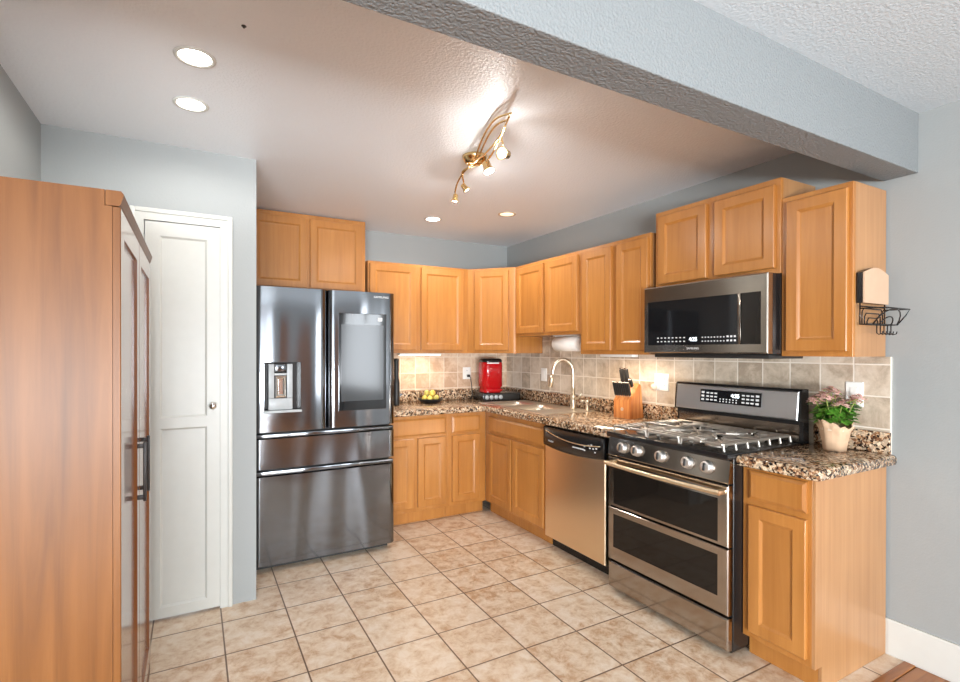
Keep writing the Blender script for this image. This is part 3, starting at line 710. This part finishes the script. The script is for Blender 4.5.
# ------------------------------------------------------------------ downlights
def downlight(x, y, lit, label, power=0, cone=150):
    t = thing('recessed_downlight', label, 'ceiling light', (x, y, H), 0, 'recessed ceiling downlights')
    bm = B(); lathe(bm, [(.054, -.0005), (.055, -.004), (.061, -.006), (.069, -.004), (.070, -.0005)], 32); obj('trim_ring', bm, M['white'] if lit else M['ring_dim'], t)
    bm = B(); lathe(bm, [(0, -.003), (.0535, -.003), (.0535, -.0008), (0, -.0008)], 32); obj('lens', bm, M['downlight'] if lit else M['lens_off'], t)
    if power:
        l = bpy.data.lights.new('downlight_lamp', 'SPOT'); l.energy = power; l.spot_size = R(cone); l.spot_blend = .3; l.color = (1, .97, .92); l.shadow_soft_size = .05
        o = bpy.data.objects.new('downlight_lamp', l); COL.objects.link(o); o.parent = t; o.location = (0, 0, -.015)
downlight(-2.813, -2.288, True, 'lit recessed downlight above the armoire, nearer the beam', 12, 179)
downlight(-2.828, -1.880, True, 'lit recessed downlight nearest the white pantry door', 6, 179)
downlight(-1.124, -.643, True, 'small lit downlight in front of the back wall cabinets', 15)
downlight(-.683, -1.060, False, 'dim recessed downlight nearest the right wall cabinets', 26)  # lens stays dim; a strong lamp is added below it for kitchen brightness

# ------------------------------------------------------------------ track light
t = thing('spotlight_fixture', 'brass ceiling fixture with curved arms and four small spotlights', 'ceiling light', (-1.47, -1.96, H))
bm = B(); lathe(bm, [(0, -.045), (.035, -.045), (.055, -.036), (.068, -.014), (.070, -.0005), (0, -.0005)], 28); obj('canopy', bm, M['brass'], t)
def smooth_path(P, n=6):
    P = [Vector(p) for p in P]; out = []
    for i in range(len(P)-1):
        a, b, c, d = P[max(i-1, 0)], P[i], P[i+1], P[min(i+2, len(P)-1)]
        for k in range(n):
            u = k/n; out.append(.5*((2*b)+(c-a)*u+(2*a-5*b+4*c-d)*u*u+(3*b-a-3*c+d)*u**3))
    return out+[P[-1]]
def arm(P):
    bm = B(); tube(bm, smooth_path(P), .0048, 8); return obj('arm', bm, M['brass'], t)
arm([(.008, .255, -.125), (-.005, .20, -.09), (-.02, .10, -.065), (-.03, 0, -.06), (-.06, -.14, -.075), (-.085, -.28, -.085), (-.125, -.46, -.085), (-.165, -.60, -.06)])
arm([(.02, .17, -.085), (-.002, .14, -.070), (-.03, .08, -.06), (-.01, 0, -.055), (-.02, -.13, -.085), (-.06, -.28, -.095), (-.10, -.42, -.075), (-.135, -.52, -.075)])
arm([(-.055, -.10, -.06), (-.10, -.24, -.03), (-.14, -.38, -.02), (-.165, -.50, -.028), (-.155, -.60, -.045)])
arm([(-.05, -.12, -.07), (-.085, -.24, -.045), (-.12, -.36, -.035), (-.145, -.47, -.04), (-.145, -.56, -.055)])
def head(loc, aim, stem, lit, power, s_=1.0):
    loc = Vector(loc); aim = Vector(aim).normalized()
    mt = Matrix.Translation(loc) @ aim.to_track_quat('Z', 'Y').to_matrix().to_4x4() @ Matrix.Scale(s_, 4)
    bm = B(); lathe(bm, [(0, -.040), (.014, -.040), (.020, -.034), (.021, -.006), (.029, .012), (.031, .018), (.028, .018), (.017, 0.0), (0, -.002)], 20, mt)
    tube(bm, [stem, tuple(loc-aim*.02*s_)], .004, 8)
    h = obj('spot_head', bm, M['brass'], t)
    bm = B(); lathe(bm, [(0, .006), (.026, .013), (.027, .016), (0, .018)], 20, mt); obj('spot_lens', bm, M['bulb'] if lit else M['lens_off'], h)
    if power:
        l = bpy.data.lights.new('spot_bulb', 'POINT'); l.energy = power; l.color = (1, .99, .97); l.shadow_soft_size = .010
        o = bpy.data.objects.new('spot_bulb', l); COL.objects.link(o); o.parent = t; o.location = loc+aim*.034*s_
head((-.090, -.435, -.150), (-.75, -.35, -.15), (-.105, -.44, -.08), False, .8)
head((-.060, -.245, -.155), (.15, -.35, -.9), (-.055, -.25, -.09), True, 1.7)
head((.030, .165, -.125), (.5, -.2, -.7), (.02, .17, -.085), False, 1.2, .75)
head((.012, .262, -.165), (-.1, .1, -1), (.008, .255, -.12), False, 1.5, .75)

# under-cabinet light
t = thing('under_cabinet_light', 'slim lit light bar under the wall cabinet above the fruit bowl', 'light', (-1.05, -.20, ZB))
bm = B(); box(bm, -.20, .20, -.03, .03, -.018, -.0005, .003); obj('housing', bm, M['plate'], t, smooth=40)
bm = B(); box(bm, -.19, .19, -.024, .024, -.0205, -.0182); obj('lens', bm, M['striplight'], t)
l = area('strip_glow', (0, 0, -.024), (0, 0, 0), .36, .04, 1.1, (1, .82, .62)); l.parent = t
t = thing('under_cabinet_light', 'slim added light bar under the wall cabinet above the knife block', 'light', (-.24, -1.80, ZB))  # added bar, supplies the warm glow of the microwave's own lamp
bm = B(); box(bm, -.03, .03, -.15, .15, -.018, -.0005, .003); obj('housing', bm, M['plate'], t, smooth=40)
l = area('strip_glow', (0, 0, -.024), (0, 0, 0), .10, .45, 2.6, (1, .82, .62)); l.parent = t

# ------------------------------------------------------------------ outlets and switches
def plate(name, label, cat, loc, rz, w_, kind, h_=.118):
    t = thing(name, label, cat, loc, rz, 'white wall plates')
    bm = B(); rings(bm, -w_/2, w_/2, -h_/2, h_/2, [(0, -.0003), (0, -.003), (.004, -.006)]); obj('cover_plate', bm, M['plate'], t)
    for i, kd in enumerate(kind):
        cx = (i-(len(kind)-1)/2)*.046
        if kd == 'o':
            for z in (-.022, .022):
                bm = B(); box(bm, cx-.016, cx+.016, -.0075, -.006, z-.014, z+.014, .0007, 1)
                rc = obj('receptacle', bm, M['plate'], t)
                bm = B()
                for s in (-.006, .006): box(bm, cx+s-.001, cx+s+.001, -.008, -.0074, z-.003, z+.006)
                obj('slot', bm, M['blackmatte'], rc)
        else:
            bm = B(); box(bm, cx-.016, cx+.016, -.009, -.006, -.032, .032, .001, 1); obj('rocker', bm, M['plate'], t)
    return t
plate('wall_outlet', 'white outlet with black plug on the back wall tiles', 'outlet', (-.475, -.0102, 1.176), 0, .085, 'o')
plate('wall_switch', 'single white switch plate left of the faucet', 'switch', (-.0102, -.645, 1.178), RW, .085, 's')
plate('wall_switch', 'wide white switch plate between the knife block and the range', 'switch', (-.0102, -1.973, 1.184), RW, .118, 'so')
plate('wall_outlet', 'white wall plate behind the pink flower pot', 'outlet', (-.0102, -3.126, 1.190), RW, .076, 's')
t = thing('night_light', 'small round night light plugged into the wide wall plate', 'night light', (-.019, -1.948, 1.150), RW)
bm = B(); box(bm, -.014, .014, -.02, 0, -.012, .012, .003); obj('plug', bm, M['plate'], t, smooth=40)
bm = B(); ball(bm, (-.0, -.038, .0), .024, (1, .75, 1)); obj('globe', bm, M['pot'], t)
# power cord
bm = B(); tube(bm, [(-.465, -.040, 1.150), (-.455, -.055, 1.140), (-.44, -.050, 1.06), (-.435, -.055, .975), (-.44, -.06, .945), (-.45, -.062, .9320), (-.47, -.066, .9312)], .004, 8)
t = thing('power_cord', 'black power cord hanging from the back wall outlet', 'cord', (-.465, -.019, 1.150))
o = obj('cable', bm, M['blackmatte'], t); o.location = (.465, .019, -1.150)
bm = B(); box(bm, -.012, .012, -.03, 0, -.012, .012, .003); obj('plug', bm, M['blackmatte'], t, smooth=40)

# ------------------------------------------------------------------ coffee maker on pod drawer
CZ = .9268
t = thing('pod_drawer', 'black coffee pod drawer under the red coffee maker', 'drawer', (-.275, -.245, CZ), R(-8))
bm = B(); box(bm, -.19, .19, -.13, .13, .0, .075, .006); obj('housing', bm, M['black'], t, smooth=40)
bm = B(); box(bm, -.178, .178, -.136, -.1305, .008, .066, .002); fr = obj('drawer_front', bm, M['blackmatte'], t, smooth=40)
for k in range(4):
    bm = B(); lathe(bm, [(0, 0), (.0185, 0), (.0195, .004), (.0195, .008), (0, .009)], 18, Matrix.Translation((-.155+k*.046, -.136, .037)) @ Matrix.Rotation(R(90), 4, 'X')); o = obj('coffee_pod', bm, M['grey'], t); o['label'] = 'pale round pod end'
t = thing('coffee_maker', 'glossy red coffee maker with dark top in the corner', 'coffee maker', (-.345, -.245, CZ+.0755), R(-10))
def rounded(bm, w_, d_, z0, z1, r_=.045, prof=None, n_=6):
    L = []
    for (i, z) in prof:
        pts = []
        for cx, cy, a0 in ((w_/2-r_, d_/2-r_, 0), (-w_/2+r_, d_/2-r_, 90), (-w_/2+r_, -d_/2+r_, 180), (w_/2-r_, -d_/2+r_, 270)):
            for q in range(n_+1):
                an = R(a0+q*90/n_); pts.append((cx+(r_-i)*math.cos(an), cy+(r_-i)*math.sin(an)))
        L.append([bm.verts.new((x, y, z)) for x, y in pts])
    n2 = len(L[0])
    for A, C2 in zip(L, L[1:]):
        for k in range(n2): bm.faces.new((A[k], A[(k+1) % n2], C2[(k+1) % n2], C2[k])).smooth = True
    bm.faces.new(L[0][::-1]); bm.faces.new(L[-1])
bm = B(); rounded(bm, .205, .20, 0, .30, .06, [(.02, 0), (.012, .004), (.012, .05), (.0, .06), (.0, .27), (.006, .285)]); obj('body', bm, M['red'], t, smooth=50)
bm = B(); rounded(bm, .205, .20, .285, .32, .06, [(.004, .2855), (.002, .30), (.012, .315), (.03, .32)]); o = obj('lid', bm, M['black'], t, smooth=50); o['label'] = 'dark lid'
bm = B(); box(bm, -.07, .05, -.1045, -.1005, .272, .283, .001); obj('name_strip', bm, M['mark'], t)
bm = B(); box(bm, -.082, .082, -.108, -.099, .018, .034, .003); obj('base_band', bm, M['red'], t, smooth=40)

# ------------------------------------------------------------------ fruit bowl
t = thing('fruit_bowl', 'dark shallow bowl of yellow fruit on the back worktop', 'bowl', (-.955, -.22, CZ))
bm = B(); lathe(bm, [(0, .001), (.06, .001), (.088, .010), (.114, .036), (.117, .040), (.112, .040), (.085, .015), (.058, .006), (0, .005)], 28); obj('bowl', bm, M['blackmatte'], t)
fr = []
pos = [(.058*math.cos(R(60*k)), .058*math.sin(R(60*k)), .0445, (1, 1, 0, 1, 1, 0)[k]) for k in range(6)]+[(0, 0, .0345, 1)]
pos += [(.0345*math.cos(R(30+120*k)), .0345*math.sin(R(30+120*k)), .0895, (1, 0, 1)[k]) for k in range(3)]
pos = [p for p in pos]
for i, (x, y, z, c) in enumerate(pos):
    bm = B(); ball(bm, (0, 0, 0), .0255, (1.0, 1.0, 1.08)); o = obj('fruit', bm, M['fruit_y' if c else 'fruit_g'])
    o.location = (-.955+x, -.22+y, CZ+z); o.rotation_euler = (random.random(), random.random()*2, random.random()*3)
    tag(o, 'yellow fruit piled in the dark bowl' if c else 'greenish fruit piled in the dark bowl', 'fruit', 'yellow fruit in the bowl' if c else 'greenish fruit in the bowl')

# dark slim bottle beside refrigerator
t = thing('bottle', 'slim dark bottle on worktop beside the refrigerator', 'bottle', (-1.300, -.28, CZ))
bm = B(); lathe(bm, [(0, 0), (.026, 0), (.028, .01), (.028, .19), (.024, .215), (.02, .23), (.02, .37), (.022, .375), (.022, .40), (0, .402)], 20); obj('body', bm, M['blackmatte'], t)

# ------------------------------------------------------------------ knife block and knives
KL = (-.205, -1.80, CZ); KR = R(-82)
t = thing('knife_block', 'slanted wooden knife block on the granite', 'knife block', KL, KR)
bm = B(); P = [(0, 0), (.150, 0), (.118, .232), (.092, .245), (.0, .125)]
a = [bm.verts.new((-.072, y, z)) for y, z in P]; b = [bm.verts.new((.072, y, z)) for y, z in P]
for k in range(5): bm.faces.new((a[k], a[(k+1) % 5], b[(k+1) % 5], b[k]))
bm.faces.new(a); bm.faces.new(b[::-1]); bmesh.ops.bevel(bm, geom=list(bm.edges), offset=.003, segments=2, affect='EDGES'); obj('body', bm, M['knife_wood'], t, smooth=40)
bm = B(); lathe(bm, [(.009, 0), (.0095, .001), (.0115, .001), (.012, 0)], 20, Matrix.Translation((0, -.0002, .065)) @ Matrix.Rotation(R(90), 4, 'X')); obj('maker_mark', bm, M['pot'], t)
Mk = Matrix.Translation(KL) @ Matrix.Rotation(KR, 4, 'Z')
def knife(name, label, group, x, y, z, L_, wd, th, tilt):
    r_ = thing(name, label, 'knife', (0, 0, 0), 0, group)
    r_.matrix_world = Mk @ Matrix.Translation((x, y, z)) @ Matrix.Rotation(R(tilt), 4, 'X')
    bm = B(); box(bm, -th/2, th/2, -wd/2, wd/2, .010, L_, .003); obj('handle', bm, M['blackmatte'], r_, smooth=40)
    bm = B(); box(bm, -th*.42, th*.42, -wd*.42, wd*.42, .001, .0095, .001); obj('bolster', bm, M['chrome'], r_, smooth=40)
    bm = B(); box(bm, -th*.52, th*.52, -wd*.4, wd*.4, L_+.0003, L_+.009, .002); obj('end_cap', bm, M['chrome'], r_, smooth=40)
# the sloping front rises 52.5 degrees: handles stand out of it square to the slope
nx, nz = -math.sin(math.atan2(.120, .092)), math.cos(math.atan2(.120, .092))
for k in range(8):
    u = .20; knife('steak_knife', 'black-handled steak knife in the front row of the knife block', 'steak knives in the block', -.059+k*.0168, .092*u+nx*.008, .125+.120*u+nz*.008, .098, .019, .0115, 17)
for k, x in enumerate((-.036, .002)):
    u = .80; knife('chef_knife', ('large black-handled knife standing highest in the block, left of the pair', 'large black-handled knife standing highest in the block, right of the pair')[k], 'large knives in the block', x, .092*u+nx*.008, .125+.120*u+nz*.008, .120, .028, .021, 14)
knife('paring_knife', 'short black-handled knife at the right of the large pair', 'large knives in the block', .044, .092*.72+nx*.008, .125+.120*.72+nz*.008, .06, .022, .016, 30)

# ------------------------------------------------------------------ paper towel
t = thing('paper_towel_roll', 'white paper towel roll mounted under the short wall cabinet', 'paper towel', (-.20, -1.075, 1.452))
bm = B(); lathe(bm, [(.02, 0), (.056, 0), (.060, .004), (.060, .276), (.056, .28), (.02, .28)], 32, Matrix.Rotation(R(90), 4, 'X')); obj('roll', bm, M['paper'], t)
bm = B(); tube(bm, [(0, .02, .066), (0, .02, 0), (0, -.30, 0), (0, -.30, .066)], .005, 8); box(bm, -.02, .02, -.31, .03, .0625, .0685); o = obj('holder', bm, M['plate'], t)

# ------------------------------------------------------------------ plant
PX, PY = -.145, -3.105
t = thing('flower_pot', 'paper-wrapped pot of pink flowers on the end worktop', 'potted plant', (PX, PY, CZ))
bm = B(); lathe(bm, [(0, 0), (.041, 0), (.044, .004), (.054, .095), (.058, .098), (.058, .112), (.053, .112), (.050, .095), (0, .09)], 28); obj('pot', bm, M['pot'], t)
bm = B(); N = 36; L = []
for r_, z in ((.046, .001), (.053, .05), (.060, .10), (.073, .130)):
    ring = []
    for k in range(N):
        a = 2*math.pi*k/N; f = (z/.135)**2; rr = r_+f*(.006*math.sin(7*a)+.006*math.sin(13*a+1)); zz = z+f*(.016*math.sin(2*a+2.2)+.007*math.sin(11*a))
        ring.append(bm.verts.new((rr*math.cos(a), rr*math.sin(a), zz)))
    L.append(ring)
for A, C2 in zip(L, L[1:]):
    for k in range(N): bm.faces.new((A[k], A[(k+1) % N], C2[(k+1) % N], C2[k])).smooth = True
o = obj('paper_wrap', bm, M['kraft'], t); so = o.modifiers.new('s', 'SOLIDIFY'); so.thickness = .0012
bm = B(); rnd = random.Random(3)
def leaf(bm, p, d, up, L_, w_):
    d = d.normalized(); s = d.cross(up).normalized(); n_ = s.cross(d)
    c = [p, p+d*L_*.3+s*w_*.45-n_*.002, p+d*L_*.65+s*w_*.5-n_*.006, p+d*L_-n_*.016, p+d*L_*.65-s*w_*.5-n_*.006, p+d*L_*.3-s*w_*.45-n_*.002]
    m1 = p+d*L_*.3-n_*.006; m2 = p+d*L_*.65-n_*.011
    v = [bm.verts.new(q) for q in c]; a, b = bm.verts.new(m1), bm.verts.new(m2)
    for f in ((v[0], v[1], a), (v[1], v[2], b, a), (v[2], v[3], b), (v[3], v[4], b), (v[4], v[5], a, b), (v[5], v[0], a)): bm.faces.new(f).smooth = True
for k in range(210):
    a = rnd.uniform(0, 2*math.pi); z = rnd.uniform(.142, .225); rr = rnd.uniform(.015, .062)
    d = Vector((math.cos(a), math.sin(a), rnd.uniform(-.3, .6)))
    leaf(bm, Vector((rr*math.cos(a), rr*math.sin(a), z)), d, Vector((0, 0, 1)), rnd.uniform(.03, .056), rnd.uniform(.026, .042))
obj('foliage', bm, M['leaf'], t, recalc=False)
for k in range(11):
    a = 2*math.pi*k/9+.4; rr = .085*(1 if k < 9 else .3); c = Vector((rr*math.cos(a), rr*math.sin(a), .235+.018*math.sin(k*2.1)+(.03 if k >= 9 else 0)))
    bm = B(); bs = B()
    for q in range(34):
        b_ = rnd.uniform(0, 2*math.pi); e = rnd.uniform(0, 1); p = c+Vector((.036*e*math.cos(b_), .036*e*math.sin(b_), .018*(1-e)+rnd.uniform(-.004, .008)))
        nrm = Vector((.5*e*math.cos(b_), .5*e*math.sin(b_), 1)).normalized(); u_ = nrm.orthogonal().normalized(); v_ = nrm.cross(u_)
        for s in range(4):
            an = s*math.pi/2+b_; dd = u_*math.cos(an)+v_*math.sin(an); ss = nrm.cross(dd)
            vs = [bm.verts.new(x) for x in (p, p+dd*.007+ss*.006, p+dd*.013+nrm*.001, p+dd*.007-ss*.006)]; bm.faces.new(vs)
        ball(bs, p-nrm*.004, .003, (1, 1, 1), 1)
    cl = obj('flower_cluster', bm, M['petal'], t, recalc=False)
    tube(bs, [tuple(c-Vector((0, 0, .004))), tuple(Vector((c.x*.4, c.y*.4, .13)))], .002, 5)
    obj('stem', bs, M['stemgreen'], cl)

# ------------------------------------------------------------------ wall organiser on the end cabinet (faces the camera, -Y)
t = thing('wall_rack', 'black wire rack with beige board on the cabinet end', 'rack', (-.155, yE-.0003, 1.60))
bm = B(); P = [(-.130, .008), (.092, .008), (.092, .140)]+[(.092-.222*k/10, .140+.026*math.sin(math.pi*k/10)) for k in range(1, 10)]+[(-.130, .140)]
def slab(bm, P, y0, y1):
    a = [bm.verts.new((x, y0, z)) for x, z in P]; b = [bm.verts.new((x, y1, z)) for x, z in P]; n = len(P)
    for k in range(n): bm.faces.new((a[k], a[(k+1) % n], b[(k+1) % n], b[k]))
    bm.faces.new(a[::-1]); bm.faces.new(b)
slab(bm, P, -.022, -.001); o = obj('backing', bm, M['black'], t)
bm = B(); slab(bm, [(x+.003 if x < 0 else x-.002, z) for x, z in P], -.028, -.0225); o = obj('board', bm, M['board'], t); o['label'] = 'beige arched board'
wr = .0028
bm = B(); z0 = -.085; yo = -.012; yf = -.060
def wire(p): tube(bm, p, wr, 6)
wire([(-.128, yo, .008), (-.128, yo, z0), (.092, yo, z0), (.092, yo, .008)]); wire([(-.128, yo, -.006), (.092, yo, -.006)])
wire([(-.128, yo, z0), (-.128, yf, z0), (.092, yf, z0), (.092, yo, z0)])
for k in range(3):
    h = .07-.02*k; e = .022*k+.018
    wire([(-.128+e, yo, z0), (-.128+e, yo, z0+h-.015), (-.128+e+.015, yo, z0+h), (.092-e-.015, yo, z0+h), (.092-e, yo, z0+h-.015), (.092-e, yo, z0)])
for x in (-.128, .092): wire([(x, yo, -.016), (x, -.105, -.018), (x, -.09, -.045), (x, yf, z0)])
wire([(-.128, -.105, -.018), (.092, -.105, -.018)])
for s_ in (1, .5): wire([(-.018+.105*s_*math.cos(R(a)), yf-.035*math.sin(R(a))*s_, z0+.066*s_*math.sin(R(a))) for a in range(0, 181, 18)])
obj('basket', bm, M['black'], t)
for k in range(5):
    x = -.07+k*.032
    bm = B(); tube(bm, [(x, yf+.01, z0), (x, yf+.01, z0-.038), (x+.003, yf+.004, z0-.044), (x+.006, yf-.008, z0-.04), (x+.006, yf-.01, z0-.03)], .0024, 6); obj('hook', bm, M['black'], t)

# small hook in the ceiling
bm = B(); lathe(bm, [(0, -.007), (.003, -.007), (.003, -.002), (.008, -.0015), (.008, -.0003), (0, -.0003)], 12)
o = obj('ceiling_hook', bm, M['bronze']); o.location = (-2.673, -2.566, H); tag(o, 'tiny metal screw hook in the kitchen ceiling', 'hook')
